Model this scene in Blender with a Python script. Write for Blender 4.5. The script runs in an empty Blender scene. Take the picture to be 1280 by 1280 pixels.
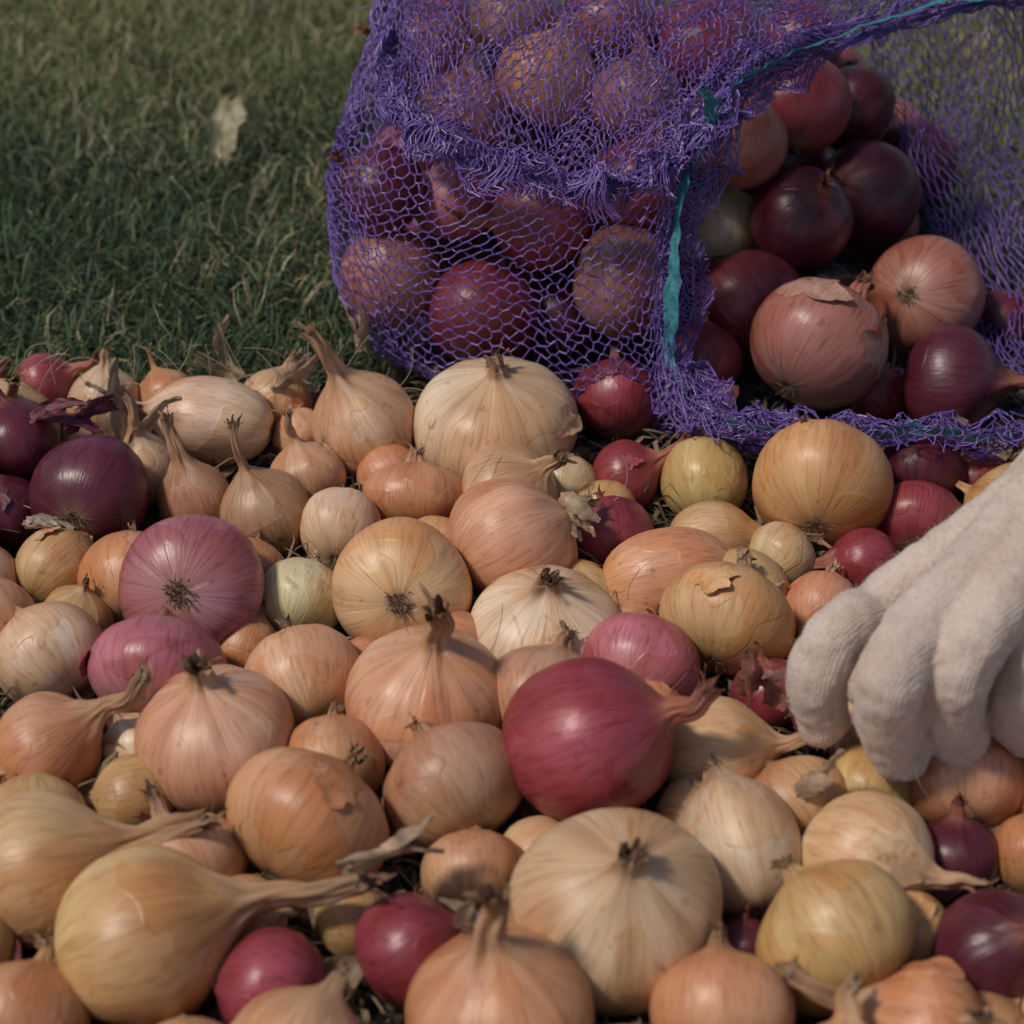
import bpy, math, numpy as np, random, time
from mathutils import Vector, Quaternion, Matrix
rng=np.random.default_rng(7); random.seed(7)
scene=bpy.context.scene; COL=scene.collection
# ---------------------------------------------------------------- survey: sight-line -> real position in metres
K=math.tan(math.radians(14)); CH=.59; cp=math.cos(math.radians(35)); sp=math.sin(math.radians(35))
def Wz(px,py,z):
    xn=(px-640)/640*K; yn=(640-py)/640*K
    t=(CH-z)/(sp-cp*yn); return (xn*t,(cp+sp*yn)*t,z,t)
def Wy(px,py,Y):
    xn=(px-640)/640*K; yn=(640-py)/640*K
    t=Y/(cp+sp*yn); return (xn*t,Y,CH-t*(sp-cp*yn),t)
# ---------------------------------------------------------------- helpers
def new_mesh(name,V,F,mat=None,smooth=True,attrs=None,parent=None,mats=None,fm=None):
    me=bpy.data.meshes.new(name)
    V=np.asarray(V,dtype=np.float32)
    F=np.asarray(F); nf,k=F.shape
    me.vertices.add(len(V)); me.vertices.foreach_set('co',V.ravel())
    me.loops.add(nf*k); me.loops.foreach_set('vertex_index',F.astype(np.int32).ravel())
    me.polygons.add(nf); me.polygons.foreach_set('loop_start',np.arange(0,nf*k,k,dtype=np.int32))
    me.update(calc_edges=True)
    if attrs:
        for n,(ty,a) in attrs.items():
            at=me.attributes.new(n,ty,'POINT')
            a=np.asarray(a,dtype=np.float32)
            if ty=='FLOAT_COLOR': 
                if a.shape[1]==3: a=np.hstack([a,np.ones((len(a),1),np.float32)])
                at.data.foreach_set('color',a.ravel())
            elif ty=='FLOAT_VECTOR': at.data.foreach_set('vector',a.ravel())
            else: at.data.foreach_set('value',a.ravel())
    for m in (mats or ([mat] if mat else [])): me.materials.append(m)
    if fm is not None: me.polygons.foreach_set('material_index',np.asarray(fm,dtype=np.int32))
    me.polygons.foreach_set('use_smooth',np.full(nf,smooth))
    ob=bpy.data.objects.new(name,me); COL.objects.link(ob)
    if parent: ob.parent=parent
    return ob
def catmull(P,n,closed=False):
    P=np.asarray(P,float); N=len(P)
    t=np.linspace(0,N if closed else N-1,n,endpoint=not closed)
    i=np.floor(t).astype(int)
    if not closed: i=np.minimum(i,N-2)
    f=(t-i).reshape((-1,)+(1,)*(P.ndim-1))
    g=(lambda k:P[k%N]) if closed else (lambda k:P[np.clip(k,0,N-1)])
    p0,p1,p2,p3=g(i-1),g(i),g(i+1),g(i+2)
    return .5*((2*p1)+(p2-p0)*f+(2*p0-5*p1+4*p2-p3)*f**2+(3*p1-p0-3*p2+p3)*f**3)
def tubes(P,Q,r,k=3):
    P=np.asarray(P,float);Q=np.asarray(Q,float); d=Q-P; L=np.linalg.norm(d,axis=1,keepdims=True); L[L==0]=1; d/=L
    a=np.where(np.abs(d[:,2:3])<.9,np.array([[0,0,1.]]),np.array([[1.,0,0]]))
    u=np.cross(d,a); u/=np.linalg.norm(u,axis=1,keepdims=True); v=np.cross(d,u)
    r=np.broadcast_to(np.asarray(r,float).reshape(-1,1) if np.ndim(r) else np.full((1,1),r),(len(P),1))
    V=[]
    for E in (P-d*r*.5,Q+d*r*.5):
        for j in range(k):
            an=2*math.pi*j/k; V.append(E+(u*math.cos(an)+v*math.sin(an))*r)
    V=np.stack(V,1); n=len(P); base=(np.arange(n)*2*k)[:,None]
    F=np.concatenate([base+np.array([[j,(j+1)%k,k+(j+1)%k,k+j]]) for j in range(k)],0)
    return V.reshape(-1,3),F
def smooth_noise(P,s,seed,oct=2):
    r=np.random.default_rng(seed); out=np.zeros_like(P); P=np.asarray(P)
    for o in range(oct):
        for c in range(3):
            for _ in range(4):
                k=r.normal(size=3); k/=np.linalg.norm(k); k*=s*(1.9**o)*r.uniform(.6,1.4)
                out[:,c]+=np.sin(P@k+r.uniform(0,6.28))*(.5**o)*.4
    return out
def nt(name):
    m=bpy.data.materials.new(name); m.use_nodes=True; t=m.node_tree; t.nodes.clear()
    return m,t,t.nodes,t.links
def N(t,ty,**k):
    n=t.nodes.new(ty)
    for a,b in k.items():
        if a in n.inputs: n.inputs[a].default_value=b
        else: setattr(n,a,b)
    return n
def ramp(t,stops):
    n=t.nodes.new('ShaderNodeValToRGB'); e=n.color_ramp.elements
    while len(e)<len(stops): e.new(.5)
    for x,(p,c) in zip(e,stops): x.position=p; x.color=(*c,1) if len(c)==3 else c
    return n
def mix(t,bt,fac,a,b):
    n=t.nodes.new('ShaderNodeMix'); n.data_type='RGBA'; n.blend_type=bt
    for s,v in ((0,fac),(6,a),(7,b)):
        if hasattr(v,'links'): t.links.new(v,n.inputs[s])
        else: n.inputs[s].default_value=v if s==0 else (*v,1)
    return n.outputs[2]
# ---------------------------------------------------------------- materials
def onion_mat(name,rough,vein_dark,spec,patch_col,patch_amt,coat=0):
    m,t,ns,ln=nt(name)
    out=N(t,'ShaderNodeOutputMaterial'); b=N(t,'ShaderNodeBsdfPrincipled'); ln.new(b.outputs[0],out.inputs[0])
    col=N(t,'ShaderNodeAttribute',attribute_name='tint'); ve=N(t,'ShaderNodeAttribute',attribute_name='vein'); pa=N(t,'ShaderNodeAttribute',attribute_name='paper')
    mp=N(t,'ShaderNodeMapping'); ln.new(ve.outputs['Vector'],mp.inputs[0]); mp.inputs['Scale'].default_value=(5,5,.7)
    n1=N(t,'ShaderNodeTexNoise',Scale=3.0,Detail=2,Roughness=.65); ln.new(mp.outputs[0],n1.inputs[0])
    r1=ramp(t,[(.30,(vein_dark,vein_dark*.93,vein_dark*.86)),(.50,(1,1,1)),(.72,(1.04,1.06,1.08))]); ln.new(n1.outputs[0],r1.inputs[0])
    n1b=N(t,'ShaderNodeTexNoise',Scale=.40,Detail=1); ln.new(mp.outputs[0],n1b.inputs[0])
    r1b=ramp(t,[(.3,(.84,.74,.66)),(.7,(1.12,1.16,1.18))]); ln.new(n1b.outputs[0],r1b.inputs[0])
    c=mix(t,'MULTIPLY',.85,col.outputs[0],r1.outputs[0]); c=mix(t,'MULTIPLY',.9,c,r1b.outputs[0])
    n2=N(t,'ShaderNodeTexNoise',Scale=.75,Detail=2,Roughness=.5,Distortion=.3); ln.new(ve.outputs['Vector'],n2.inputs[0])
    r2=ramp(t,[(.54,(0,0,0)),(.556,(1,1,1))]); ln.new(n2.outputs[0],r2.inputs[0])
    pm=N(t,'ShaderNodeMath',operation='MULTIPLY'); ln.new(r2.outputs[0],pm.inputs[0]); pm.inputs[1].default_value=patch_amt
    c=mix(t,'MULTIPLY',pm.outputs[0],c,patch_col)
    tc=N(t,'ShaderNodeTexCoord')
    n3=N(t,'ShaderNodeTexNoise',Scale=110,Detail=3,Roughness=.7); ln.new(tc.outputs['Object'],n3.inputs[0])
    r3=ramp(t,[(.27,(.45,.32,.22)),(.38,(1,1,1))]); ln.new(n3.outputs[0],r3.inputs[0])
    c=mix(t,'MULTIPLY',.65,c,r3.outputs[0])
    n4=N(t,'ShaderNodeTexNoise',Scale=26,Detail=1); ln.new(tc.outputs['Object'],n4.inputs[0])
    r4=ramp(t,[(.3,(.92,.77,.68)),(.7,(1.08,1.14,1.18))]); ln.new(n4.outputs[0],r4.inputs[0])
    c=mix(t,'MULTIPLY',.85,c,r4.outputs[0])
    ln.new(c,b.inputs['Base Color'])
    rr=N(t,'ShaderNodeMapRange'); ln.new(n4.outputs[0],rr.inputs[0]); rr.inputs[3].default_value=rough-.1; rr.inputs[4].default_value=rough+.12
    ra=N(t,'ShaderNodeMath',operation='MULTIPLY_ADD'); ln.new(pa.outputs['Fac'],ra.inputs[0]); ra.inputs[1].default_value=.35; ln.new(rr.outputs[0],ra.inputs[2])
    ln.new(ra.outputs[0],b.inputs['Roughness']); b.inputs['Specular IOR Level'].default_value=spec
    b1=N(t,'ShaderNodeBump',Strength=.35,Distance=.0006); ln.new(n1.outputs[0],b1.inputs['Height'])
    b2=N(t,'ShaderNodeBump',Strength=.45,Distance=.0004); ln.new(r2.outputs[0],b2.inputs['Height']); ln.new(b1.outputs[0],b2.inputs['Normal'])
    b3=N(t,'ShaderNodeBump',Strength=.2,Distance=.001); ln.new(n3.outputs[0],b3.inputs['Height']); ln.new(b2.outputs[0],b3.inputs['Normal'])
    ln.new(b3.outputs[0],b.inputs['Normal'])
    return m
M_Y=onion_mat('yellow_onion_skin',.40,.70,.5,(.95,.78,.58),.6)
M_R=onion_mat('red_onion_skin',.34,.55,.5,(.80,.58,.50),.6)
def simple(name,col,rough=.6,noise=80,var=.35,bump=.3,transl=0,attr=None,sheen=0,spec=.5):
    m,t,ns,ln=nt(name)
    out=N(t,'ShaderNodeOutputMaterial'); b=N(t,'ShaderNodeBsdfPrincipled',Roughness=rough)
    tc=N(t,'ShaderNodeTexCoord')
    if attr:
        a=N(t,'ShaderNodeAttribute',attribute_name=attr); base=a.outputs[0]
    else: base=col
    if var:
        n=N(t,'ShaderNodeTexNoise',Scale=noise,Detail=2,Roughness=.65); ln.new(tc.outputs['Object'],n.inputs[0])
        r=ramp(t,[(.3,(1-var,)*3),(.7,(1+var*.4,)*3)]); ln.new(n.outputs[0],r.inputs[0]); c=mix(t,'MULTIPLY',1.0,base,r.outputs[0])
    else: c=base
    ln.new(c,b.inputs['Base Color'])
    b.inputs['Sheen Weight'].default_value=sheen; b.inputs['Specular IOR Level'].default_value=spec
    if bump:
        bp=N(t,'ShaderNodeBump',Strength=bump,Distance=.001); ln.new(n.outputs[0],bp.inputs['Height']); ln.new(bp.outputs[0],b.inputs['Normal'])
    if transl:
        tr=N(t,'ShaderNodeBsdfTranslucent'); ln.new(c,tr.inputs[0]); mx=N(t,'ShaderNodeMixShader'); mx.inputs[0].default_value=transl
        ln.new(b.outputs[0],mx.inputs[1]); ln.new(tr.outputs[0],mx.inputs[2]); ln.new(mx.outputs[0],out.inputs[0])
    else: ln.new(b.outputs[0],out.inputs[0])
    return m
M_PAPER=simple('dry_onion_skin',(0,0,0),.5,150,.4,.4,.3,'tint')
M_GRASS=simple('grass_blade',(0,0,0),.5,30,0,0,.3,'tint',spec=.3)
M_STRAW=simple('straw',(0,0,0),.7,60,0,0,0,'tint')
M_NET=simple('purple_net_plastic',(.175,.095,.37),.32,200,.25,0,0,spec=.9)
M_RIB=simple('turquoise_tape',(.06,.29,.35),.45,400,.5,.3,.15)
# ---------------------------------------------------------------- onions
PAL={'Y':(.65,.405,.25),'G':(.58,.39,.19),'W':(.70,.55,.38),'O':(.60,.32,.18),'B':(.48,.28,.18),'P':(.40,.135,.165),'R':(.26,.048,.062),'D':(.10,.017,.033),'T':(.38,.155,.125)}
TAN=np.array((.50,.32,.19)); ROOT=np.array((.17,.11,.07))
def quads(n,m,wrap=False):
    idx=np.arange(n*m).reshape(n,m)
    if wrap: return np.stack([idx[:-1],np.roll(idx,-1,1)[:-1],np.roll(idx,-1,1)[1:],idx[1:]],-1).reshape(-1,4)
    return np.stack([idx[:-1,:-1],idx[:-1,1:],idx[1:,1:],idx[1:,:-1]],-1).reshape(-1,4)
def onion(X,Y,Z,R,h,c,neck,L,seed,curl=None,roots=False,flakes=None,lod=1.0):
    r=np.random.default_rng(seed); red=c in 'PRDT'
    base=np.array(PAL[c])*r.uniform(.92,1.06,3)
    nr=r.uniform(.075,.125); g=min(max((L-.35)/.5,0),1)*r.uniform(.6,1)
    g=max(g,r.uniform(0,.35))
    full=np.array([(.33*h,.955),(.60*h,.83),(.80*h,.62),(.92*h,.41),(1.0*h,.24),(1.06*h,nr+.04),(1.08*h+.07,nr)])
    garl=np.array([(.30*h,.94),(.55*h,.77),(.74*h,.56),(.90*h,.38),(1.04*h,.26),(1.18*h,nr+.085),(1.22*h+.14,nr+.05)])
    up=full*(1-g)+garl*g; nr=nr+.05*g
    ctrl=np.vstack([np.array([(-h*.93,0),(-h*.955,.07),(-h*.96,.16),(-.91*h,.42),(-.72*h,.73),(-.37*h,.95),(0,1.0)]),up])
    prof=catmull(ctrl,int(34*lod))
    NS=int(60*lod); th=np.linspace(0,2*math.pi,NS,endpoint=False)
    z0=prof[-1,0]
    nk=max(3,int(5+L*9)); s=np.linspace(0,1,nk+1)[1:]
    nz=z0+s*L; nrr=nr*(1-.3*s)+.04*np.maximum(0,s-.75)*4*r.uniform(.2,1)
    zz=np.concatenate([prof[:,0],nz]); rr=np.concatenate([np.maximum(prof[:,1],.0),nrr])
    neckf=np.clip((zz-(.90-.12*g)*h)/(.28*h),0,1); sN=np.concatenate([np.zeros(len(prof)),s])
    ph=r.uniform(0,6.28,8)
    T,Z2=np.meshgrid(th,zz); RR=np.repeat(rr[:,None],NS,1); NF=np.repeat(neckf[:,None],NS,1); SN=np.repeat(sN[:,None],NS,1)
    la=r.uniform(.5,1.4)
    def lumpf(T,z): return 1+la*(.026*np.sin(2*T+ph[0])+.017*np.sin(3*T+ph[1]+z*1.5)+.007*np.sin(5*T+ph[2]+z*2))
    rid=np.clip((Z2/h-.35)/.5,0,1)*(1-NF)
    crump=1+NF*(.14*np.sin(3*T+ph[3]+Z2*3)+.11*np.sin(5*T+ph[4]-Z2*4)+.08*np.sin(8*T+ph[5]+Z2*7))+rid*(.018*np.sin(9*T+ph[5])+.012*np.sin(14*T+ph[6]))
    flat=1+NF*.28*np.cos(2*T+ph[6])
    RR=RR*lumpf(T,Z2)*crump*flat
    skew=.05*la
    Z2=Z2+skew*np.sin(T+ph[7])*h*(1-NF)*RR+ (SN>.95)*.10*np.sin(4*T+ph[2])
    ax=Vector(neck).normalized(); q=Vector((0,0,1)).rotation_difference(ax)@Quaternion((0,0,1),float(r.uniform(0,6.28)))
    if curl is None: curl=(r.uniform(-.4,.4),r.uniform(-.4,.4),r.uniform(-.2,.2))
    bl=np.array(q.inverted()@Vector(curl)); bl[2]=0
    cen=np.zeros((len(zz),3)); cen[:,2]=zz; e1=np.tile([1.,0,0],(len(zz),1)); e2=np.tile([0,1.,0],(len(zz),1))
    k0=len(prof)-1; p=np.array([0,0,z0]); wob=r.uniform(-1,1,2)*.45
    for i in range(k0+1,len(zz)):
        si=sN[i]; dd=np.array([0,0,1.])+bl*si*1.3+np.array([wob[0]*math.sin(si*5),wob[1]*math.sin(si*6),0]); dd/=np.linalg.norm(dd)
        p=p+dd*(zz[i]-zz[i-1]); cen[i]=p
        a=np.array([1.,0,0]); a-=dd*a.dot(dd); a/=np.linalg.norm(a); e1[i]=a; e2[i]=np.cross(dd,a)
    off=Z2-zz[:,None]; tang=np.cross(e1,e2)
    V=cen[:,None,:]+RR[...,None]*(np.cos(T)[...,None]*e1[:,None,:]+np.sin(T)[...,None]*e2[:,None,:])+off[...,None]*tang[:,None,:]
    n=len(zz); V=V.reshape(-1,3); F=quads(n,NS,True)
    nf=NF.ravel()[:,None]; zf=(Z2/h).ravel()[:,None]; tf=T.ravel()[:,None]; rv=RR.ravel()[:,None]
    col=np.tile(base,(len(V),1)); side=.5+.5*np.sin(tf+ph[0]+zf)
    if red: col=col*(1+.35*side*(1-np.abs(zf)).clip(0,1)); tn=TAN*np.array([.85,.55,.55]) if c!='D' else TAN*np.array([.6,.33,.36])
    else:
        col=col*(1-.20*side*np.array([[.1,.5,.8]])); tn=TAN*r.uniform(.8,1.1)
        lo=np.clip(-zf,0,1); col=col*(1+lo*np.array([[.0,.10,.02]]))
    if c=='P': wl=np.clip((np.abs(zf)-.45)*1.6,0,1); col=col*(1-wl*.45)+np.array((.55,.34,.31))*wl*.45
    kk=np.clip((nf-.15)*1.2,0,1); col=col*(1-kk*.8)+tn*kk*.8
    tipd=np.clip((SN.ravel()[:,None]-.2)*1.3,0,1); col=col*(1-.45*tipd)
    if L<.2: col=col*(1-.3*np.clip(nf-.5,0,.5)*2)
    rf=np.clip((.20-rv)/.08,0,1)*(zf<-.8); col=col*(1-rf)+ROOT*rf
    rf2=np.clip((.42-rv)/.3,0,1)*(zf<-.6)*.4; col=col*(1-rf2)+(TAN*.8)*rf2
    so=r.uniform(-50,50,3)
    vein=np.stack([np.cos(T)+so[0],np.sin(T)+so[1],Z2*1.2+so[2]],-1).reshape(-1,3)
    Vs=[V];Fs=[F];Cs=[col];Ve=[vein];Pa=[np.clip(nf+rf,0,1)]; cnt=len(V); mi=[np.zeros(len(F))]
    def add(v,f,cc,pp=1,mat=0):
        nonlocal cnt
        v=np.asarray(v,float); f=np.asarray(f)
        Vs.append(v);Fs.append(f+cnt);Cs.append(np.broadcast_to(cc,(len(v),3)));Ve.append(v*1.5+so);Pa.append(np.full((len(v),1),pp)); cnt+=len(v); mi.append(np.full(len(f),mat))
    ns_=int(r.integers(6,11))
    tip=cen[-1]; te1,te2,td=e1[-1],e2[-1],np.cross(e1[-1],e2[-1]); sf=quads(6,3)
    for i in range(ns_):
        a=r.uniform(0,6.28); rad=te1*math.cos(a)+te2*math.sin(a); w=r.uniform(.03,.10); ln_=r.uniform(.10,.40)*(.7+.5*min(L,1)); op=r.uniform(.05,1.1)
        side_=np.cross(td,rad); pts=[]; pcur=tip+rad*nrr[-1]*.7-td*.06; dcur=td.copy()
        for k in range(6):
            u=k/5; ww=w*(1-.75*u)*(1+.3*math.sin(k*2+a)); pts+= [pcur-side_*ww+rad*.03*math.sin(k*1.7),pcur,pcur+side_*ww]
            dcur=dcur+rad*op*.35+r.normal(size=3)*.22; dcur/=np.linalg.norm(dcur); pcur=pcur+dcur*ln_/5
        add(pts,sf,tn*r.uniform(.45,1.1),1,1)
    nrt=80 if roots else 14
    a=r.uniform(0,6.28,nrt); rad_=np.sqrt(r.uniform(0,1,nrt))*.11; P0=np.stack([np.cos(a)*rad_,np.sin(a)*rad_,np.full(nrt,-h*.94)],1)
    cur=P0; dr=np.stack([np.cos(a)*r.uniform(.1,1.3,nrt),np.sin(a)*r.uniform(.1,1.3,nrt),-np.ones(nrt)*r.uniform(.1,.9,nrt)],1)
    for k in range(3):
        nx=cur+dr*r.uniform(.03,.07)*(.6 if roots else .8); v,f=tubes(cur,nx,.008); add(v,f,np.array((.32,.22,.14))*r.uniform(.5,1.2),1,1); cur=nx; dr=dr+r.normal(size=dr.shape)*.7
    if flakes is None: flakes=int(r.uniform()<.5)
    for i in range(flakes):
        tc_=r.uniform(0,6.28); zc=r.uniform(-.1,.85)*h; sz=r.uniform(.2,.5); na=30; nb=6
        jag=1+.22*np.sin(np.arange(na)*2*math.pi/na*3+ph[1])+.12*np.sin(np.arange(na)*2*math.pi/na*7+ph[2])+r.uniform(-.09,.09,na); cup=r.uniform(0,6.28); lf=r.uniform(.7,1.5)
        rho=np.linspace(0.02,1,nb)[:,None]; an=(2*math.pi*np.arange(na)/na)[None]
        rq=rho*sz*jag[None]; tt=tc_+rq*np.cos(an)/.9; zq=np.clip(zc+rq*np.sin(an)*.9*h,-.9*h,1.0*h)
        rad0=np.interp(zq,ctrl[:,0],ctrl[:,1])*lumpf(tt,zq); lift=1.012+.09*rho**3*np.maximum(0,np.cos(an-cup))*lf
        pts=np.stack([rad0*lift*np.cos(tt),rad0*lift*np.sin(tt),zq*(1+(lift-1)*.8)+skew*np.sin(tt+ph[7])*h*rad0],-1).reshape(-1,3)
        add(pts,quads(nb,na,True),base*r.uniform(.92,1.12)*(np.array([1.03,.97,.90]) if not red else np.array([1.4,1.5,1.4])) if c!='T' else np.array((.46,.27,.21)),.5,0)
    ob=new_mesh('red_onion' if red else 'yellow_onion',np.concatenate(Vs)*R,np.concatenate(Fs),attrs={'tint':('FLOAT_COLOR',np.concatenate(Cs)),'vein':('FLOAT_VECTOR',np.concatenate(Ve)),'paper':('FLOAT',np.concatenate(Pa))},mats=[M_R if red else M_Y,M_PAPER],fm=np.concatenate(mi))
    ob.rotation_mode='QUATERNION'; ob.rotation_quaternion=q; ob.location=(X,Y,Z)
    return ob
# photo x, y, width, height ratio, colour, neck direction, neck length, lift
rows=[
(265,525,112,1.4,'W',(-1,.1,.15),.25,0.004),(450,532,136,1.0,'Y',(-.38,0,.93),.85,0),(620,532,205,.72,'W',(0,-.05,1),.1,0),
(775,596,92,.95,'R',(.75,0,.5),.8,0),(880,600,110,1.0,'G',(.1,.9,.3),.2,0),(1025,620,178,.8,'G',(.2,.9,.3),.1,0),
(1145,645,110,.8,'R',(.2,.9,.3),.2,0),(1205,605,85,.9,'R',(0,.3,.9),.2,0),(115,618,152,.98,'D',(.1,.97,-.15),.2,0),
(20,550,110,.9,'D',(-.3,.3,.8),.5,.02),(245,625,92,1.15,'B',(-.25,.1,1),1.0,0),(332,640,114,1.0,'B',(-.35,.1,.95),.9,0),
(388,592,98,.9,'Y',(-.3,.2,.95),.7,0),(425,662,106,.95,'W',(.1,.9,.2),.1,0),(520,622,132,.65,'O',(0,.6,.6),.1,0),
(655,612,132,.8,'Y',(.6,-.1,.6),.3,0),(632,682,175,.85,'Y',(.9,.3,.4),.2,0),(503,737,178,.85,'Y',(0,.90,-.40),.1,0),
(765,672,108,.9,'R',(-.2,.9,.3),.2,0),(835,722,124,1.4,'Y',(1,.1,.15),.12,0),(895,675,98,1.2,'G',(1,-.1,.12),1.1,0),
(1075,700,88,1.0,'R',(-1,-.2,.1),.7,0),(908,798,170,.78,'G',(.3,.8,.4),.1,0),(686,788,190,.7,'W',(.05,-.1,1),.1,0),
(808,825,148,.85,'P',(.3,.9,.2),.1,0),(373,748,112,.9,'W',(.2,.9,.3),.1,0),(235,750,184,.8,'P',(.05,.85,-.50),.1,.004),
(215,835,175,.75,'P',(.1,.9,.4),.1,0),(60,712,105,1.0,'G',(.5,.8,.3),.2,0),(62,820,144,.88,'W',(-.6,.6,.4),.1,0),
(-10,725,95,1.1,'Y',(0,.2,1),.6,0),(310,718,104,.8,'O',(.2,.9,.3),.1,0),(378,853,150,.9,'Y',(-.3,.9,.3),.1,0),
(535,875,206,.85,'Y',(.12,-.05,1),.55,0),(260,912,203,.84,'Y',(-.1,0,1),.2,0),(62,935,142,.98,'O',(.8,.15,.6),.95,0),
(730,928,212,1.0,'R',(.85,-.1,.5),.45,.012),(415,955,134,.9,'O',(0,.9,.3),.1,0),(385,1028,218,.75,'O',(.5,.7,.4),.1,0),
(575,992,184,.8,'B',(-.5,.8,.4),.1,0),(893,940,142,1.05,'Y',(1,-.15,.3),.6,0),(925,1057,154,1.22,'W',(-.2,.9,.3),.05,0),
(1088,985,116,1.0,'G',(.3,.9,.3),.1,0),(1205,990,150,.8,'O',(0,.9,.4),.1,0),(950,855,98,.9,'R',(-.2,.2,.9),.3,0),
(60,1088,195,1.0,'G',(1,.12,.3),.9,0),(190,1170,220,1.05,'G',(1,.25,.2),1.2,0),(330,1232,148,.9,'R',(-1,.1,.2),.6,0),
(588,1080,130,.8,'O',(0,.9,.4),.1,0),(768,1143,265,.82,'Y',(.1,-.3,.95),.08,0),(520,1195,150,.9,'R',(.9,.3,.4),.2,0),
(612,1245,235,.8,'O',(-.1,.1,1),.65,0),(1090,1078,165,1.0,'W',(.8,-.5,.1),.6,0),(1058,1176,205,.85,'G',(-.5,.8,.4),.1,0),
(1205,1065,115,.9,'D',(0,.3,.9),.3,0),(1275,1070,115,.9,'O',(.2,.9,.3),.2,0),(1240,1190,152,1.05,'D',(.3,-.4,.8),.4,0),
(900,1260,182,.8,'O',(0,.9,.5),.1,0),(1135,1280,182,.85,'O',(-.8,.2,.3),.8,0),(930,1185,85,.9,'D',(0,.3,.9),.2,0),
(30,1275,165,.85,'O',(.2,.8,.5),.2,0),(450,1155,105,.9,'G',(.9,.3,.2),.6,0),(1032,765,100,.95,'O',(.3,.8,.3),.2,0),
(130,505,88,1.1,'W',(.1,.2,.9),.4,0),(175,590,84,1.2,'W',(-.1,.1,1),1.0,0),
(1170,600,110,.9,'D',(.2,.8,.3),.1,0),(700,612,84,.9,'W',(.3,.9,.3),.1,0),(10,640,95,1,'D',(-.3,.1,.9),.6,0),(1150,880,130,.9,'R',(0,.3,.9),.1,0),(60,480,80,.9,'R',(.8,.1,.4),.8,0.01),
(345,505,92,.95,'Y',(.3,.5,.7),.3,0),(560,690,94,.85,'O',(.4,.7,.4),.1,0),(980,690,92,.85,'W',(.6,.7,.3),.1,0),(1100,790,115,.9,'O',(.4,.7,.4),.1,0),
(210,500,80,1.0,'O',(-.4,.5,.7),.5,0)]
ROOTS={8,17,26}
items=[]
for r_ in rows:
    px,py,w,h,c,n,L,dz=r_; z=.03; nn=Vector(n).normalized()
    for _ in range(6):
        X,Yy,_,t=Wz(px,py,z); R=w/2/640*K*t; z=R*math.sqrt((h*nn.z)**2+(1-nn.z**2))-.002+dz
    items.append([X,Yy,z,R,h,c,n,L])
P=np.array([i[:3] for i in items]); A=P.copy(); RR_=np.array([i[3]*(.5+.5*min(i[4],1.1)) for i in items]); zmin=P[:,2].copy()
for it in range(60):
    D=P[:,None]-P[None]; dist=np.linalg.norm(D,axis=2)+1e-9; need=(RR_[:,None]+RR_[None])*.94; ov=np.clip(need-dist,0,None); np.fill_diagonal(ov,0)
    P+=(D/dist[...,None]*ov[...,None]).sum(1)*.25; P=P+(A-P)*.05; P[:,2]=np.maximum(P[:,2],zmin)
pts=list(map(tuple,P)); rads=list(RR_)
extra=[]
for ps in (0,1,2):
  for k in range(3000):
    x=rng.uniform(-.70,.72); y=rng.uniform(.22,.93); inside=abs(x)<.27*(y*.82+.35) and y>.46
    if ps and not inside: continue
    R=[rng.uniform(.024,.029),rng.uniform(.020,.024),rng.uniform(.015,.019)][ps] if inside else rng.uniform(.026,.036)
    if y>.855 and x>-.02: continue
    if y>.925: continue
    if len(extra)>230: break
    z=R*.82
    if all((x-p[0])**2+(y-p[1])**2+(z-p[2])**2>((R+q_)*(.78 if inside else .95))**2 for p,q_ in zip(pts,rads)):
        pts.append((x,y,z)); rads.append(R); cc=rng.choice(list('YYGWOBOGYO')) if inside else rng.choice(list('YYGWOOBRP'))
        extra.append([x,y,z,R,rng.uniform(.8,1.05),cc,(rng.uniform(-.9,.9),rng.uniform(-.2,.9),rng.uniform(.0,.6)),rng.uniform(.1,.5)])
sd=100
for i,(it,p) in enumerate(zip(items,P)):
    sd+=1; onion(*p,*it[3:],sd,roots=(i in ROOTS))
for e in extra:
    sd+=1; onion(*e,sd,lod=.6)
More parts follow.
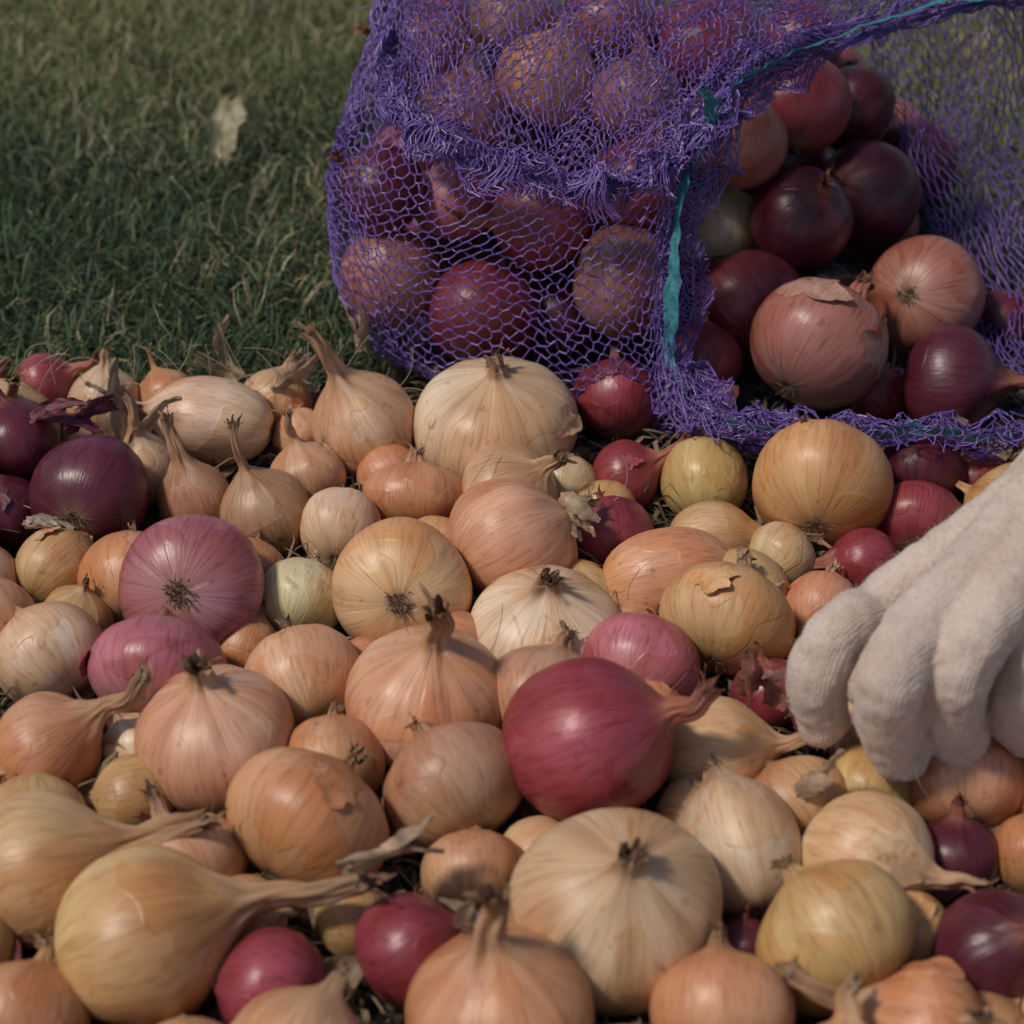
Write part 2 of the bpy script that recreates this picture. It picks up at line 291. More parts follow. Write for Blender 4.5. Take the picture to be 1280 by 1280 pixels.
bagr=[
(490,345,.975,128,.95,'T',(-.3,.8,.5),.2),(605,392,.965,142,.9,'R',(.3,.8,.4),.2),(478,240,.985,112,.95,'D',(-.6,-.2,.6),.3),
(675,270,.985,135,.95,'R',(-.8,-.5,.2),.7),(782,350,.955,132,1.15,'T',(.1,.8,.5),.3),(700,395,.98,100,.9,'D',(0,.8,.5),.2),
(570,250,1.0,110,.9,'P',(.1,.3,.9),.2),(800,225,.985,130,.9,'R',(.3,.3,.9),.2),(680,105,1.03,130,.9,'O',(.3,.3,.9),.3),
(590,140,1.02,120,.9,'T',(.1,.3,.9),.3),(530,60,1.06,120,.9,'T',(.1,.3,.9),.3),(760,30,1.09,120,.9,'T',(.1,.3,.9),.3),
(640,25,1.10,110,.9,'B',(.1,.3,.9),.5),(880,60,1.08,120,.9,'R',(.1,.3,.9),.3),(1000,130,1.06,130,.95,'R',(.1,.8,.4),.3),
(1000,50,1.11,110,.9,'R',(.1,.4,.9),.3),(1085,245,1.05,135,.98,'D',(-.6,-.5,.5),.2),(995,282,1.0,130,.95,'D',(.2,-.5,.8),.2),
(1155,370,.985,150,.9,'T',(.5,.8,-.45),.1),(940,375,.975,158,.85,'R',(-.5,.7,.5),.2),(1020,437,.93,175,.85,'T',(.6,.7,.45),.2),
(1190,478,.915,138,.9,'D',(1,-.25,.15),.8),(880,445,.94,105,.9,'R',(0,.5,.8),.2),(900,300,1.02,120,.9,'W',(0,.2,.9),.6),(790,130,1.02,120,.9,'T',(.1,.3,.9),.3),
(770,500,.915,112,.9,'R',(0,.7,.6),.2),(1080,520,.93,80,.9,'R',(0,.5,.8),.2),(1250,440,1.0,90,.9,'D',(.5,.5,.4),.2)]
bi=[]
for r_ in bagr:
    px,py,Y0,w,h,c,n,L=r_; X,Yy,z,t=Wy(px,py,Y0); R=w/2/640*K*t; bi.append([X,Yy,max(z,R*.9),R,h,c,n,L])
P=np.array([i[:3] for i in bi]); A=P.copy(); rb=np.array([i[3] for i in bi])
for it in range(50):
    D=P[:,None]-P[None]; dist=np.linalg.norm(D,axis=2)+1e-9; ov=np.clip((rb[:,None]+rb[None])*.93-dist,0,None); np.fill_diagonal(ov,0)
    mv=(D/dist[...,None]*ov[...,None]).sum(1)*.25; mv[:,1]=np.maximum(mv[:,1],-.0003); P+=mv; P=P+(A-P)*.05; P[:,2]=np.maximum(P[:,2],rb*.9)
bp=[tuple(p) for p in P]; br=list(rb)
for i,(it,p) in enumerate(zip(bi,P)): sd+=1; onion(*p,*it[3:],sd,roots=(i in (18,16)),curl=(.1,.1,.1),flakes=int(i in (4,0,8,18))+2*int(i==20),lod=.85)
nb_=0
for k in range(6000):
    x=rng.uniform(-.06,.25); y=rng.uniform(1.0,1.2); z=rng.uniform(.026,.17); R=rng.uniform(.024,.031)
    top=.168-max(0,x-.14)*.8-abs(y-1.09)*.35
    if z+R*.5>top or (x>.12 and y<1.05+ (x-.12)*.2): continue
    if y<1.0+.5*max(0,-x-.02): continue
    if all((x-p[0])**2+(y-p[1])**2+(z-p[2])**2>((R+q_)*.93)**2 for p,q_ in zip(bp,br)):
        bp.append((x,y,z)); br.append(R); sd+=1; nb_+=1
        onion(x,y,z,R,.9,rng.choice(list('RRDT')),(rng.uniform(-1,1),rng.uniform(-1,1),rng.uniform(0,1)),.25,sd,flakes=0,lod=.6)
# ---------------------------------------------------------------- net bag
bag=bpy.data.objects.new('onion_net_bag',None); COL.objects.link(bag)
R0=[(.185,.842,.045),(.105,.850,.045),(.081,.905,.050),(.082,.922,.106),(.096,.945,.163),(.148,1.0,.178),(.26,1.05,.190),(.34,1.12,.16),(.36,1.06,.07),(.28,.875,.04)]
R1=[(.175,.90,.006),(.095,.895,.008),(.072,.905,.035),(.070,.918,.10),(.083,.94,.162),(.13,1.01,.185),(.23,1.08,.195),(.305,1.13,.155),(.32,1.12,.065),(.285,.96,.008)]
L2=[(.13,.99,.004),(.05,.925,.004),(.02,.905,.03),(.015,.917,.09),(.03,.94,.15),(.07,1.03,.195),(.14,1.12,.20),(.23,1.19,.16),(.255,1.18,.06),(.24,1.10,.004)]
L1=[(.06,1.06,.003),(0,.975,.004),(-.045,.930,.03),(-.05,.928,.09),(-.035,.950,.145),(0,1.05,.19),(.03,1.17,.19),(.08,1.26,.14),(.1,1.27,.05),(.1,1.2,.004)]
Lc=[(-.01,1.08,.006),(-.05,1.02,.008),(-.083,.965,.03),(-.090,.962,.09),(-.083,.982,.140),(-.065,1.07,.175),(-.05,1.15,.16),(-.03,1.2,.12),(-.02,1.2,.05),(0,1.15,.01)]
L00=[tuple(np.array((-.100,1.07,.08))+ (np.array(p)-np.array((-.05,1.08,.08)))*.12) for p in Lc]
ctrl=np.array([L00,Lc,L1,L2,R1,R0])
def surf_grid(ctrl,ns_,nt_,closed=True):
    a=catmull(ctrl,ns_); return np.swapaxes(catmull(np.swapaxes(a,0,1),nt_,closed),0,1)
GS=surf_grid(ctrl,240,480)
def resample(G,u,v,closed=True):
    n,m=G.shape[:2]; x=np.clip(u,0,1)*(n-1); y=(v%1)*m if closed else np.clip(v,0,1)*(m-1)
    i=np.minimum(x.astype(int),n-2); j=y.astype(int)
    if closed: j=j%m
    else: j=np.minimum(j,m-2)
    fx=(x-i)[:,None]; fy=(y-np.floor(y) if closed else y-j)[:,None]; j1=(j+1)%m
    return (G[i,j]*(1-fx)+G[i+1,j]*fx)*(1-fy)+(G[i,j1]*(1-fx)+G[i+1,j1]*fx)*fy
def net(name,G,nu,nv,closed,rad,wr,seed,amp=.003,jit=.0006):
    I,J=np.meshgrid(np.arange(nu),np.arange(nv),indexing='ij')
    off=.5*(I%2); ua=I/nu; va=(J+off)/nv; ub=(I+.42)/nu; r=np.random.default_rng(seed)
    def warp(u,v): return u+.012*np.sin(v*23+seed)+.006*np.sin(v*61+u*9),v+.006*np.sin(u*17+seed)+.003*np.sin(u*43+v*31)
    pos=lambda u,v:(lambda w_:resample(G,w_[0],w_[1],closed))(warp(u.ravel(),v.ravel()))
    Apt=pos(ua,va); Bpt=pos(ub,va)
    Apt+=smooth_noise(Apt,wr,seed)*amp; Bpt+=smooth_noise(Bpt,wr,seed)*amp
    Apt+=r.normal(size=Apt.shape)*jit; Bpt+=r.normal(size=Bpt.shape)*jit
    Apt[:,2]=np.maximum(Apt[:,2],.002); Bpt[:,2]=np.maximum(Bpt[:,2],.002)
    Ag=Apt.reshape(nu,nv,3); Bg=Bpt.reshape(nu,nv,3)
    Ps=[Apt];Qs=[Bpt]; rs=[np.full(len(Apt),rad*1.5)]
    for i_par in (0,1):
        ii=np.arange(i_par,nu-1,2); src=Bg[ii]; nx=Ag[ii+1]
        t2=np.roll(nx,1,1) if i_par==0 else np.roll(nx,-1,1)
        for tt,which in ((nx,0),(t2,1)):
            s_=src; q_=tt
            if not closed and which: s_=s_[:,1:-1]; q_=q_[:,1:-1]
            s_=s_.reshape(-1,3); q_=q_.reshape(-1,3); mid=(s_+q_)/2+r.normal(size=s_.shape)*jit*.7
            Ps+=[s_,mid];Qs+=[mid,q_]; rs+=[np.full(len(s_),rad)]*2
    Pa_=np.concatenate(Ps);Qa_=np.concatenate(Qs);ra_=np.concatenate(rs)
    ok=np.linalg.norm(Pa_-Qa_,axis=1)<.03
    V,F=tubes(Pa_[ok],Qa_[ok],ra_[ok])
    return new_mesh(name,V,F,M_NET,parent=bag)
net('net_body',GS,60,100,True,.00042,60,11,.003,.0007)
Lf=[(-.070,1.06,.176),(-.063,.99,.160),(-.035,.945,.152),(.03,.926,.138),(.075,.925,.150),(.103,.943,.170)]
Mf=[(-.055,1.12,.188),(-.045,1.07,.198),(-.01,1.03,.200),(.04,1.0,.195),(.09,.985,.19),(.135,.985,.188)]
Uf=[(-.04,1.2,.19),(-.01,1.18,.21),(.04,1.17,.22),(.10,1.13,.218),(.16,1.08,.205),(.20,1.03,.195)]
GF=surf_grid(np.array([Uf,Mf,Lf]),100,200,False)
tt=np.linspace(0,1,200); ss=np.linspace(0,1,100)
GF[...,2]+=.004*np.sin(tt*60+ss[:,None]*9)*(.3+ss[:,None])+.003*np.sin(tt*33+ss[:,None]*14)
GF[...,1]+=-.003*np.sin(tt*50+1+ss[:,None]*5)*(ss[:,None]**2)
net('net_flap',GF,44,76,False,.00038,110,12,.002)
# slack far side of the mouth, standing up on the right in front of the lawn
side_rows=[[(.19,1.10,.150),(.23,1.09,.172),(.275,1.065,.188),(.33,1.09,.172)],
           [(.215,1.10,.105),(.25,1.08,.112),(.29,1.04,.120),(.345,1.07,.118)],
           [(.235,1.06,.055),(.265,1.04,.062),(.30,1.00,.066),(.35,1.03,.066)],
           [(.245,1.00,.028),(.272,.975,.030),(.305,.94,.034),(.345,.97,.034)],
           [(.245,.93,.022),(.268,.905,.030),(.290,.885,.036),(.32,.90,.034)]]
GR=surf_grid(np.array(side_rows),120,120,False)
u1=np.linspace(0,1,120); GR[...,1]+=.005*np.sin(u1[None]*19+u1[:,None]*6)+.003*np.sin(u1[None]*41+u1[:,None]*15); GR[...,0]+=.003*np.sin(u1[:,None]*26+u1[None]*8)
net('net_side',GR,34,30,False,.00040,70,17,.003,.0006)
ed=catmull(Lf,400); t4=np.linspace(0,1,400)
rf=[]
for k in range(7):
    a=k/6*2*math.pi*.8+.5; rd=.006+.003*math.sin(k)
    rf.append(ed+np.stack([.004*np.sin(t4*70+k),-rd*math.cos(a)*(1+.5*np.sin(t4*45+k*.8)),rd*math.sin(a)*(1+.6*np.sin(t4*58+k))],1))
net('net_ruffle',np.array(rf),10,220,False,.00036,200,13,.002)
rf=[]
for k in range(6):
    a=k/5*math.pi*1.3; rd=.012
    rf.append(ed+np.stack([.005*np.sin(t4*50+k),-.002-rd*math.cos(a)*(1+.5*np.sin(t4*40+k*.9)),-.007+rd*math.sin(a)*(1+.6*np.sin(t4*49+k))],1))
net('net_ruffle_outer',np.array(rf),8,160,False,.00036,160,14,.003)
rim=catmull(R0,600,True); t6=np.linspace(0,1,600)
hem=[]
for k in range(6):
    a=k/5*2*math.pi; rd=.006
    hem.append(rim+np.stack([rd*math.cos(a)*(1+.5*np.sin(t6*80+k)),rd*math.sin(a)*.5*(1+.4*np.sin(t6*100)),.002+rd*math.sin(a)*(1+.5*np.sin(t6*90+k))],1))
net('net_hem',np.array(hem),6,250,True,.00038,180,15,.002)
mc=np.array((.21,.98,.10)); inn=mc-rim; inn/=np.linalg.norm(inn,axis=1,keepdims=True)
fr=[]
for k in range(5):
    u=k/4; wdt=.022*(1+.35*np.sin(t6*55))*np.clip(np.sin(np.clip((t6+.05)%1,0,.62)/.62*math.pi)*1.6,.25,1)
    fr.append(rim+inn*(wdt*u)[:,None]+np.stack([0*t6,-.004*u-.006*u*np.sin(t6*130+u*2),.004*np.sin(t6*110)*u],1))
net('net_frill',np.array(fr),7,240,True,.00036,150,16,.002)
# lower lip apron draping from the mouth over the bulbs in front
ap=[[(.078,.900,.060),(.10,.868,.052),(.15,.855,.050),(.20,.850,.050),(.26,.862,.048),(.30,.880,.045)],
    [(.072,.885,.050),(.10,.848,.056),(.15,.838,.058),(.20,.836,.056),(.26,.846,.054),(.30,.862,.046)],
    [(.070,.872,.040),(.10,.836,.050),(.15,.826,.056),(.20,.826,.050),(.26,.836,.050),(.30,.850,.040)]]
GA=surf_grid(np.array(ap),60,200,False); GA[...,2]+=.003*np.sin(np.linspace(0,1,200)[None]*70+np.linspace(0,4,60)[:,None]); GA[...,1]+=.003*np.sin(np.linspace(0,1,200)[None]*90)
net('net_apron',GA,8,44,False,.00038,120,18,.002)
def ribbon(name,P,w,mat,parent,up=None,seed=0,tw=.6):
    n=len(P); T_=np.gradient(P,axis=0); T_/=np.linalg.norm(T_,axis=1,keepdims=True)
    u=np.asarray(up if up is not None else (0,0,1.)); s=np.cross(T_,u); s/=np.linalg.norm(s,axis=1,keepdims=True)+1e-9; nn=np.cross(T_,s)
    a=np.sin(np.linspace(0,1,n)*9+seed)*tw; side=s*np.cos(a)[:,None]+nn*np.sin(a)[:,None]; th=nn*np.cos(a)[:,None]-s*np.sin(a)[:,None]
    wv=w*(1+.25*np.sin(np.linspace(0,1,n)*37+seed)); V=[];m=5
    for j in range(m):
        f=(j/(m-1)-.5); V.append(P+side*(wv*f)[:,None]+th*(.0006*math.sin(j*2.2)))
    return new_mesh(name,np.stack(V,1).reshape(-1,3),quads(n,m),mat,parent=parent)
rimN=rim+smooth_noise(rim,70,5)*.002+smooth_noise(rim,260,6)*.0008
ribs=rimN.copy(); ribs[:,1]-=.007; ribs[:,2]+=.005
ribbon('turquoise_tape',ribs[95:480],.0066,M_RIB,bag,up=(.2,.9,.4),seed=2,tw=.9)
ribbon('turquoise_tape_low',np.vstack([ribs[545:],ribs[0:62]])+np.array((0,0,.004)),.0066,M_RIB,bag,up=(.0,.9,.5),seed=4,tw=.4)
cx=np.array((.098,.932,.168))
for k in range(4):
    d=np.array((rng.uniform(-.3,.1),-.15,rng.uniform(.7,1))); P_=np.array([cx+d*(.0024*i)+np.array((.0006*math.sin(i*.9+k),0,0))*i*.3 for i in range(10)])
    ribbon('tape_tuft',P_,.0035,M_RIB,bag,up=(0,1,0),seed=k)
Pf=[];Qf=[]
for k in range(260):
    b=ed[rng.integers(0,400)] if k<150 else rim[rng.integers(60,330)]
    cur=b+rng.normal(size=3)*.004; d=rng.normal(size=3); d[1]-=.5; d/=np.linalg.norm(d)
    for j in range(4): nx=cur+d*.003; Pf.append(cur);Qf.append(nx);cur=nx;d=d+rng.normal(size=3)*.5; d/=np.linalg.norm(d)
V,F=tubes(Pf,Qf,.0003); new_mesh('frayed_threads',V,F,M_NET,parent=bag)
# ---------------------------------------------------------------- ground, grass, straw, husks
m,t,ns,ln=nt('lawn_soil'); out=N(t,'ShaderNodeOutputMaterial'); b=N(t,'ShaderNodeBsdfPrincipled',Roughness=.95); ln.new(b.outputs[0],out.inputs[0])
tc=N(t,'ShaderNodeTexCoord'); n=N(t,'ShaderNodeTexNoise',Scale=60,Detail=6,Roughness=.7); ln.new(tc.outputs['Object'],n.inputs[0])
r=ramp(t,[(.3,(.022,.022,.012)),(.55,(.05,.048,.026)),(.75,(.10,.085,.05))]); ln.new(n.outputs[0],r.inputs[0]); ln.new(r.outputs[0],b.inputs['Base Color'])
bp_=N(t,'ShaderNodeBump',Strength=1,Distance=.01); ln.new(n.outputs[0],bp_.inputs['Height']); ln.new(bp_.outputs[0],b.inputs['Normal'])
new_mesh('ground',[(-60,-60,0),(60,-60,0),(60,90,0),(-60,90,0)],[[0,1,2,3]],m)
def pn(x,y,s,seed):
    P_=np.stack([x,y,np.zeros_like(x)],1); return smooth_noise(P_,s,seed,3)[:,0]
def blades(name,x,y,Lm,wm,lean,colf,mat,seed,zb=0,seg=4):
    r=np.random.default_rng(seed); n=len(x); a=r.uniform(0,6.28,n); L=Lm*r.uniform(.45,1.35,n); w=wm*r.uniform(.6,1.4,n)
    ln1=lean*r.uniform(.3,1.6,n); fa=a+r.normal(size=n)*.6; tw=r.normal(size=n)*.5
    V=np.zeros((n,seg*2+1,3)); cur=np.stack([x,y,np.full(n,zb)+r.uniform(0,.002,n)],1); ang=ln1*.3
    sd_=np.stack([-np.sin(fa),np.cos(fa),np.zeros(n)],1)
    for k in range(seg):
        ww=w*(1-.16*k)*.5; V[:,2*k]=cur-sd_*ww[:,None]; V[:,2*k+1]=cur+sd_*ww[:,None]
        dd=np.stack([np.cos(a)*np.sin(ang),np.sin(a)*np.sin(ang),np.cos(ang)],1); cur=cur+dd*(L/seg)[:,None]; ang=np.minimum(ang+ln1*.42,1.9); a=a+tw
    V[:,-1]=cur; V[...,2]=np.maximum(V[...,2],.001); base=(np.arange(n)*(seg*2+1))[:,None]
    Fq=np.concatenate([base+np.array([[2*k,2*k+1,2*k+3,2*k+2]]) for k in range(seg-1)],0)
    Ft=base+np.array([[2*seg-2,2*seg-1,2*seg]])
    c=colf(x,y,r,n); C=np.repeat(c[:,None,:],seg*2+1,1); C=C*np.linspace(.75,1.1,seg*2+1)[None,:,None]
    me=bpy.data.meshes.new(name); VV=V.reshape(-1,3).astype(np.float32)
    me.vertices.add(len(VV)); me.vertices.foreach_set('co',VV.ravel())
    li=np.concatenate([Fq.ravel(),Ft.ravel()]).astype(np.int32); me.loops.add(len(li)); me.loops.foreach_set('vertex_index',li)
    st=np.concatenate([np.arange(len(Fq))*4,len(Fq)*4+np.arange(len(Ft))*3]).astype(np.int32); me.polygons.add(len(st)); me.polygons.foreach_set('loop_start',st)
    me.update(calc_edges=True)
    at=me.attributes.new('tint','FLOAT_COLOR','POINT'); CC=np.concatenate([C.reshape(-1,3),np.ones((len(VV),1))],1).astype(np.float32); at.data.foreach_set('color',CC.ravel())
    me.materials.append(mat); ob=bpy.data.objects.new(name,me); COL.objects.link(ob); return ob
def gcol(x,y,r,n):
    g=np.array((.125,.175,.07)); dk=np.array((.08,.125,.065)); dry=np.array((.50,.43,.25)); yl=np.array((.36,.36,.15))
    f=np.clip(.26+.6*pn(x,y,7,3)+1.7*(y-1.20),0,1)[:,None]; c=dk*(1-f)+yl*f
    u=r.uniform(0,1,n)[:,None]; c=np.where(u<.35,g*(1+.3*r.normal(size=(n,1))),c)
    dryp=np.clip(.11+.6*(y-1.12)+.15*pn(x,y,14,5),.05,.45)[:,None]
    c=np.where(r.uniform(0,1,(n,1))<dryp,dry*r.uniform(.6,1.2,(n,1)),c)
    return np.clip(c*r.uniform(.65,1.35,(n,1)),.005,.6)
def keep(x,y):
    k=(y>.945-.03*np.clip((x+.1)*-3,0,1))|(x>.33)&(y>.86)
    inb=(x>-.07)&(x<.27)&(y<1.2)&(y>.9)
    return k&~inb
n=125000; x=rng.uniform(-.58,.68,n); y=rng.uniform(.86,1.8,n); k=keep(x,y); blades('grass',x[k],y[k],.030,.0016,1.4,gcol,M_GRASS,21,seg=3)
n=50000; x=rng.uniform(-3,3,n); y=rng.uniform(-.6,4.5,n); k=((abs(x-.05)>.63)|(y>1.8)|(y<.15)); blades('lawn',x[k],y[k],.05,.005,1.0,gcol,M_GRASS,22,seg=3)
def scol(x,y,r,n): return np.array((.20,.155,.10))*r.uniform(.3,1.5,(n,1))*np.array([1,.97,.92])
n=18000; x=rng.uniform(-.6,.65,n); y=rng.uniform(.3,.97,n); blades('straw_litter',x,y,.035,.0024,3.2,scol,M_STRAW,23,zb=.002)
Vh=[];Fh=[];Ch=[];c0=0
for k in range(320):
    x=rng.uniform(-.4,.4); y=rng.uniform(.40,.90); sz=rng.uniform(.005,.012)
    if k<70: x=rng.uniform(-.29,-.06); y=rng.uniform(.88,.93); sz=rng.uniform(.005,.010)
    nu_,nv_=6,8; cur_=rng.uniform(.8,2.0); el=rng.uniform(1.2,2.6); q=Quaternion(Vector(rng.normal(size=3)).normalized(),rng.uniform(0,1.0))@Quaternion((0,0,1),rng.uniform(0,6.28))
    jg=rng.uniform(.6,1.3,(nv_,2)); vv=[]
    for j in range(nv_):
        v=j/(nv_-1)*2-1; wd=math.sqrt(max(.02,1-v*v*.9))
        for i in range(nu_):
            u=i/(nu_-1)*2-1; a=u*wd*cur_*(jg[j,0] if u<0 else jg[j,1]); p_=Vector((math.sin(a)/cur_*sz,v*sz*el,(1-math.cos(a))/cur_*sz+.12*sz*math.sin(v*3+k)))
            p_=q@p_; vv.append((p_.x+x,p_.y+y,p_.z))
    vv=np.array(vv); vv[:,2]+=-vv[:,2].min()+.002+rng.uniform(0,.006)
    Vh.append(vv); Fh.append(quads(nv_,nu_)+c0); c0+=len(vv)
    cc=np.array((.46,.30,.18)) if rng.uniform()<.75 else np.array((.25,.07,.07)); Ch.append(np.tile(cc*rng.uniform(.5,1.15),(len(vv),1)))
tanl=(.52,.37,.24); redl=(.20,.04,.07); pale=(.58,.47,.34)
strips=[(165,560,.03,(.1,.1,1),.055,.012,tanl),(190,520,.03,(-.5,.2,.8),.050,.014,tanl),(85,530,.05,(.9,.1,.25),.045,.012,redl),(40,520,.055,(.8,-.1,.3),.04,.010,redl),
(435,450,.035,(.1,.2,1),.035,.013,tanl),(455,440,.03,(-.4,.2,.9),.035,.012,tanl),(340,490,.03,(.6,.2,.5),.04,.011,tanl),(300,480,.02,(-.8,.2,.3),.04,.010,tanl),
(30,655,.035,(.7,-.2,.2),.030,.009,pale),(600,1160,.05,(-.1,.2,.9),.030,.009,tanl),(985,720,.03,(-.8,-.3,.2),.035,.010,pale),(960,730,.03,(-.5,-.5,.3),.025,.009,pale),
(930,870,.045,(.2,-.3,.6),.030,.016,(.36,.14,.12)),(965,850,.05,(.5,-.2,.3),.028,.016,(.38,.16,.13)),(1010,985,.035,(.3,-.2,.5),.03,.012,tanl),(690,640,.045,(.6,-.3,.1),.030,.013,tanl),
(700,625,.05,(.4,-.5,.2),.028,.013,tanl),(1000,555,.05,(.1,-.2,.9),.018,.009,(.45,.2,.13)),(440,1090,.045,(.8,.2,.1),.045,.013,tanl)]
for si,(px,py,hz,d,ll,wd,cc) in enumerate(strips):
    for rep in range(2):
        r=np.random.default_rng(900+si*3+rep); p=np.array(Wz(px,py,hz)[:3])+r.normal(size=3)*.003; d_=np.array(d)/np.linalg.norm(d)+r.normal(size=3)*.15; d_/=np.linalg.norm(d_)
        nrm=np.cross(d_,r.normal(size=3)); nrm/=np.linalg.norm(nrm); m_=7; n_=16; vv=[]; ca=r.uniform(.6,1.4)
        l_=ll*r.uniform(.7,1.1); w_=wd*r.uniform(.7,1.1)
        for j in range(n_):
            u=j/(n_-1); sdv=np.cross(d_,nrm); sdv/=np.linalg.norm(sdv); nrm=np.cross(sdv,d_); ww=w_*(.45+.55*math.sin(math.pi*min(1,u*.8+.15)))*(1-.6*u**3)*.5
            for i in range(m_):
                f=(i/(m_-1)*2-1); a=f*ca; vv.append(p+sdv*math.sin(a)/ca*ww*(1+.15*r.normal()*abs(f))+nrm*((1-math.cos(a))/ca*ww+.0009*math.sin(i*2.3+j*.9+si)))
            d_=d_+nrm*r.uniform(-.15,.2)+r.normal(size=3)*.09; d_/=np.linalg.norm(d_); p=p+d_*l_/n_; p[2]=max(p[2],.004)
        Vh.append(np.array(vv)); Fh.append(quads(n_,m_)+c0); c0+=len(vv); Ch.append(np.array(cc)*np.repeat(r.uniform(.75,1.1,(n_,1)),m_,0))
new_mesh('onion_husks',np.concatenate(Vh),np.concatenate(Fh),M_PAPER,attrs={'tint':('FLOAT_COLOR',np.concatenate(Ch))})
lx,ly,lz,_=Wz(280,165,.03); vv=[];cc=[]
for j in range(12):
    v=j/11*2-1; wd=(.30+.70*abs(math.sin(v*1.7+.9)))*.012
    for i in range(7):
        u=i/6*2-1; vv.append((lx+v*.004+u*wd*(1+.2*math.sin(j*2+i)),ly+v*.014-.5*wd*u*u,lz+v*.017+.006*u*u*math.cos(j)+.003*math.sin(i*2+j))); cc.append(np.array((.52,.45,.27))*rng.uniform(.8,1.1))
new_mesh('dry_leaf',vv,quads(12,7),M_PAPER,attrs={'tint':('FLOAT_COLOR',cc)})
Pf=[];Qf=[]
for k in range(46):
    px=rng.uniform(20,520) if k<32 else rng.uniform(540,1250); py=rng.uniform(465,500) if k<32 else rng.uniform(620,1000); cur=np.array(Wz(px,py,.035)[:3]); d=np.array((rng.uniform(-1,1),rng.uniform(-.3,.3),rng.uniform(.2,1))); d/=np.linalg.norm(d); bend=rng.normal(size=3)*.12
    for j in range(14): nx=cur+d*.0025; Pf.append(cur);Qf.append(nx);cur=nx;d=d+bend-np.array((0,0,.05)); d/=np.linalg.norm(d)
V,F=tubes(Pf,Qf,.00022); new_mesh('dry_root_fibres',V,F,M_STRAW,attrs={'tint':('FLOAT_COLOR',np.tile((.42,.33,.2),(len(V),1)))})
# ---------------------------------------------------------------- gloved hand
m,t,ns,ln=nt('knitted_glove_cotton'); out=N(t,'ShaderNodeOutputMaterial'); b=N(t,'ShaderNodeBsdfPrincipled',Roughness=.95); ln.new(b.outputs[0],out.inputs[0])
tc=N(t,'ShaderNodeTexCoord'); n1=N(t,'ShaderNodeTexNoise',Scale=800,Detail=2,Roughness=.7); ln.new(tc.outputs['Object'],n1.inputs[0])
mp=N(t,'ShaderNodeMapping'); mp.inputs['Rotation'].default_value=(0,0,.9); mp.inputs['Scale'].default_value=(1,1,.35); ln.new(tc.outputs['Object'],mp.inputs[0])
wv=N(t,'ShaderNodeTexWave',Scale=260,Distortion=3.0,Detail=2); wv.inputs['Detail Scale'].default_value=2; ln.new(mp.outputs[0],wv.inputs[0])
n2=N(t,'ShaderNodeTexNoise',Scale=45,Detail=3); ln.new(tc.outputs['Object'],n2.inputs[0])
r=ramp(t,[(.3,(.58,.45,.365)),(.7,(.72,.595,.50))]); ln.new(n2.outputs[0],r.inputs[0])
r2=ramp(t,[(.2,(.82,.82,.82)),(.8,(1.05,1.05,1.05))]); ln.new(n1.outputs[0],r2.inputs[0])
ln.new(mix(t,'MULTIPLY',1,r.outputs[0],r2.outputs[0]),b.inputs['Base Color']); b.inputs['Sheen Weight'].default_value=.15; b.inputs['Sheen Roughness'].default_value=.5; b.inputs['Specular IOR Level'].default_value=.1
b1=N(t,'ShaderNodeBump',Strength=.4,Distance=.0005); ln.new(wv.outputs[0],b1.inputs['Height']); b2=N(t,'ShaderNodeBump',Strength=.7,Distance=.0007); ln.new(n1.outputs[0],b2.inputs['Height']); ln.new(b1.outputs[0],b2.inputs['Normal']); ln.new(b2.outputs[0],b.inputs['Normal'])
M_GLOVE=m
M_FUZZ=simple('glove_fuzz',(.80,.67,.57),.9,50,.05,0,.4,spec=.1)
M_SLEEVE=simple('sleeve_cloth',(.16,.17,.20),.9,300,.3,.4,sheen=.3)
def usphere(c,r,nu=14,nv=10):
    a=np.linspace(0,math.pi,nv); b_=np.linspace(0,2*math.pi,nu,endpoint=False); A_,B_=np.meshgrid(a,b_,indexing='ij')
    return np.stack([c[0]+r*np.sin(A_)*np.cos(B_),c[1]+r*np.sin(A_)*np.sin(B_),c[2]+r*np.cos(A_)],-1).reshape(-1,3),quads(nv,nu,True)
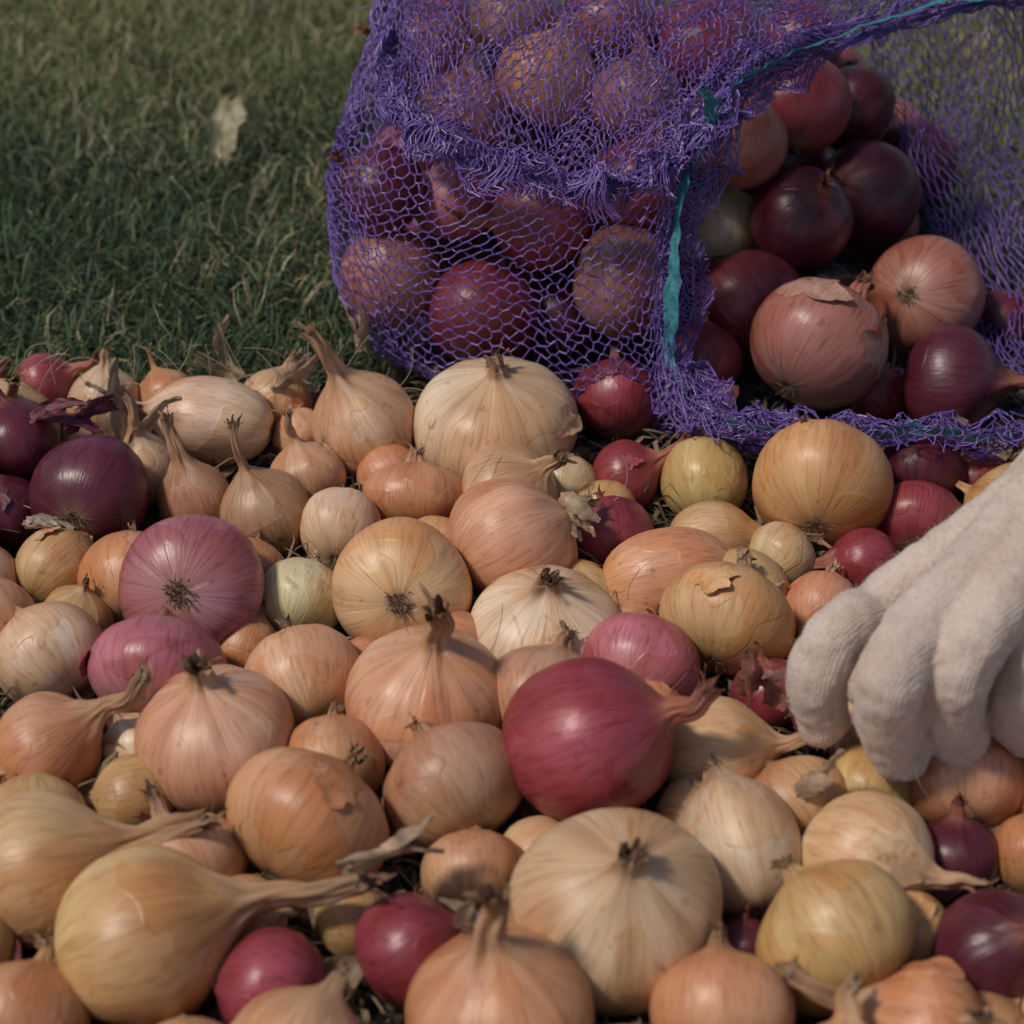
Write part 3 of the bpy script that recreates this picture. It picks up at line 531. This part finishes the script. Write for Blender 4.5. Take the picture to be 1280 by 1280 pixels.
def glove(name,chains,sleeve):
    root=bpy.data.objects.new(name,None); COL.objects.link(root); Vs=[];Fs=[];c_=0
    for ch in chains:
        ch=np.array(ch,float); p=catmull(ch,len(ch)*14)
        for q in p:
            v,f=usphere(q[:3],q[3]); Vs.append(v);Fs.append(f+c_);c_+=len(v)
    ob=new_mesh('knitted_glove',np.concatenate(Vs),np.concatenate(Fs),M_GLOVE,parent=root)
    md=ob.modifiers.new('r','REMESH'); md.mode='VOXEL'; md.voxel_size=.0012; md.use_smooth_shade=True
    s=ob.modifiers.new('s','SMOOTH'); s.factor=.5; s.iterations=3
    tx=bpy.data.textures.new('wr','CLOUDS'); tx.noise_scale=.016; d=ob.modifiers.new('d','DISPLACE'); d.texture=tx; d.strength=.0038; d.mid_level=.5
    dg=bpy.context.evaluated_depsgraph_get(); ev=ob.evaluated_get(dg); me=ev.to_mesh(); nv=len(me.vertices)
    co_=np.zeros(nv*3,np.float32); no_=np.zeros(nv*3,np.float32); me.vertices.foreach_get('co',co_); me.vertices.foreach_get('normal',no_); co_=co_.reshape(-1,3); no_=no_.reshape(-1,3); ev.to_mesh_clear()
    rr=np.random.default_rng(3); k=rr.integers(0,nv,12000); P0=co_[k]; d0=no_[k]*.7+rr.normal(size=(len(k),3))*.6
    P1=P0+d0*.0008; P2=P1+(d0*.5+rr.normal(size=P1.shape)*.6)*.0008
    V,F=tubes(np.concatenate([P0,P1]),np.concatenate([P1,P2]),.00005); new_mesh('glove_fuzz',V,F,M_FUZZ,parent=root)
    sl=catmull(np.array(sleeve,float),60); T_=np.gradient(sl[:,:3],axis=0); T_/=np.linalg.norm(T_,axis=1,keepdims=True)
    u=np.cross(T_,(0,0,1.)); u/=np.linalg.norm(u,axis=1,keepdims=True); v=np.cross(T_,u); V=[]; NS=40
    for i in range(60):
        for j in range(NS):
            a=2*math.pi*j/NS; rr_=sl[i,3]*(1+.04*math.sin(i*.9+2*a)+.03*math.sin(i*1.7+a*3)); V.append(sl[i,:3]+(u[i]*math.cos(a)+v[i]*math.sin(a))*rr_)
    new_mesh('sleeve',V,quads(60,NS,True),M_SLEEVE,parent=root)
    return root
def C(px,py,z,r): a=Wz(px,py,z); return (a[0],a[1],a[2],r)
wr_=C(1345,620,.125,.028)
kn=[C(1090,765,.086,.0122),C(1148,782,.104,.0132),C(1220,798,.107,.0132),C(1300,806,.098,.0126)]
ch=[[kn[0],C(1046,795,.086,.0128),C(1022,845,.068,.0126),C(1028,898,.043,.0114)],
    [kn[1],C(1116,845,.094,.0134),C(1112,895,.070,.0134),C(1126,938,.047,.0120)],
    [kn[2],C(1196,845,.091,.0132),C(1190,890,.066,.0130),C(1199,925,.048,.0116)],
    [kn[3],C(1284,845,.083,.0130),C(1274,885,.062,.0127),C(1280,915,.045,.0110)],
    [C(1250,680,.095,.018),C(1165,735,.070,.0140),C(1112,800,.050,.0125),C(1085,855,.036,.0112)]]
for k_ in kn: ch.append([(wr_[0],wr_[1],wr_[2],.025),tuple((np.array(wr_)+np.array(k_))/2+np.array([0,0,.002,-.0035])) ,k_])
ch.append([wr_,C(1440,510,.155,.029),C(1500,460,.18,.033)])
glove('gloved_hand',ch,[C(1470,480,.17,.040),C(1600,380,.23,.046),(.62,1.25,.36,.055),(.85,1.5,.55,.065)])
# ---------------------------------------------------------------- light
w=bpy.data.worlds.new('World'); scene.world=w; w.use_nodes=True; t=w.node_tree; bg=t.nodes['Background']; sky=t.nodes.new('ShaderNodeTexSky'); sky.sky_type='NISHITA'; sky.sun_disc=False
sd_=Vector((-.52,-.22,.82)).normalized()
sky.sun_elevation=math.asin(sd_.z); sky.sun_rotation=math.atan2(sd_.x,sd_.y); t.links.new(sky.outputs[0],bg.inputs[0]); bg.inputs[1].default_value=.08
sl=bpy.data.lights.new('sun','SUN'); sl.energy=2.2; sl.angle=math.radians(7); sl.color=(1,.90,.79); so_=bpy.data.objects.new('sun',sl); COL.objects.link(so_); so_.rotation_euler=sd_.to_track_quat('Z','Y').to_euler(); so_.location=(0,0,3)
scene.view_settings.view_transform='Standard'; scene.view_settings.look='None'; scene.view_settings.exposure=0
cam=bpy.data.cameras.new('camera'); co=bpy.data.objects.new('camera',cam); COL.objects.link(co)
co.location=(0,0,CH); co.rotation_euler=(math.radians(55),0,0); cam.angle=math.radians(28); cam.clip_start=.02; cam.clip_end=500
cam.dof.use_dof=True; cam.dof.focus_distance=.95; cam.dof.aperture_fstop=9
scene.camera=co
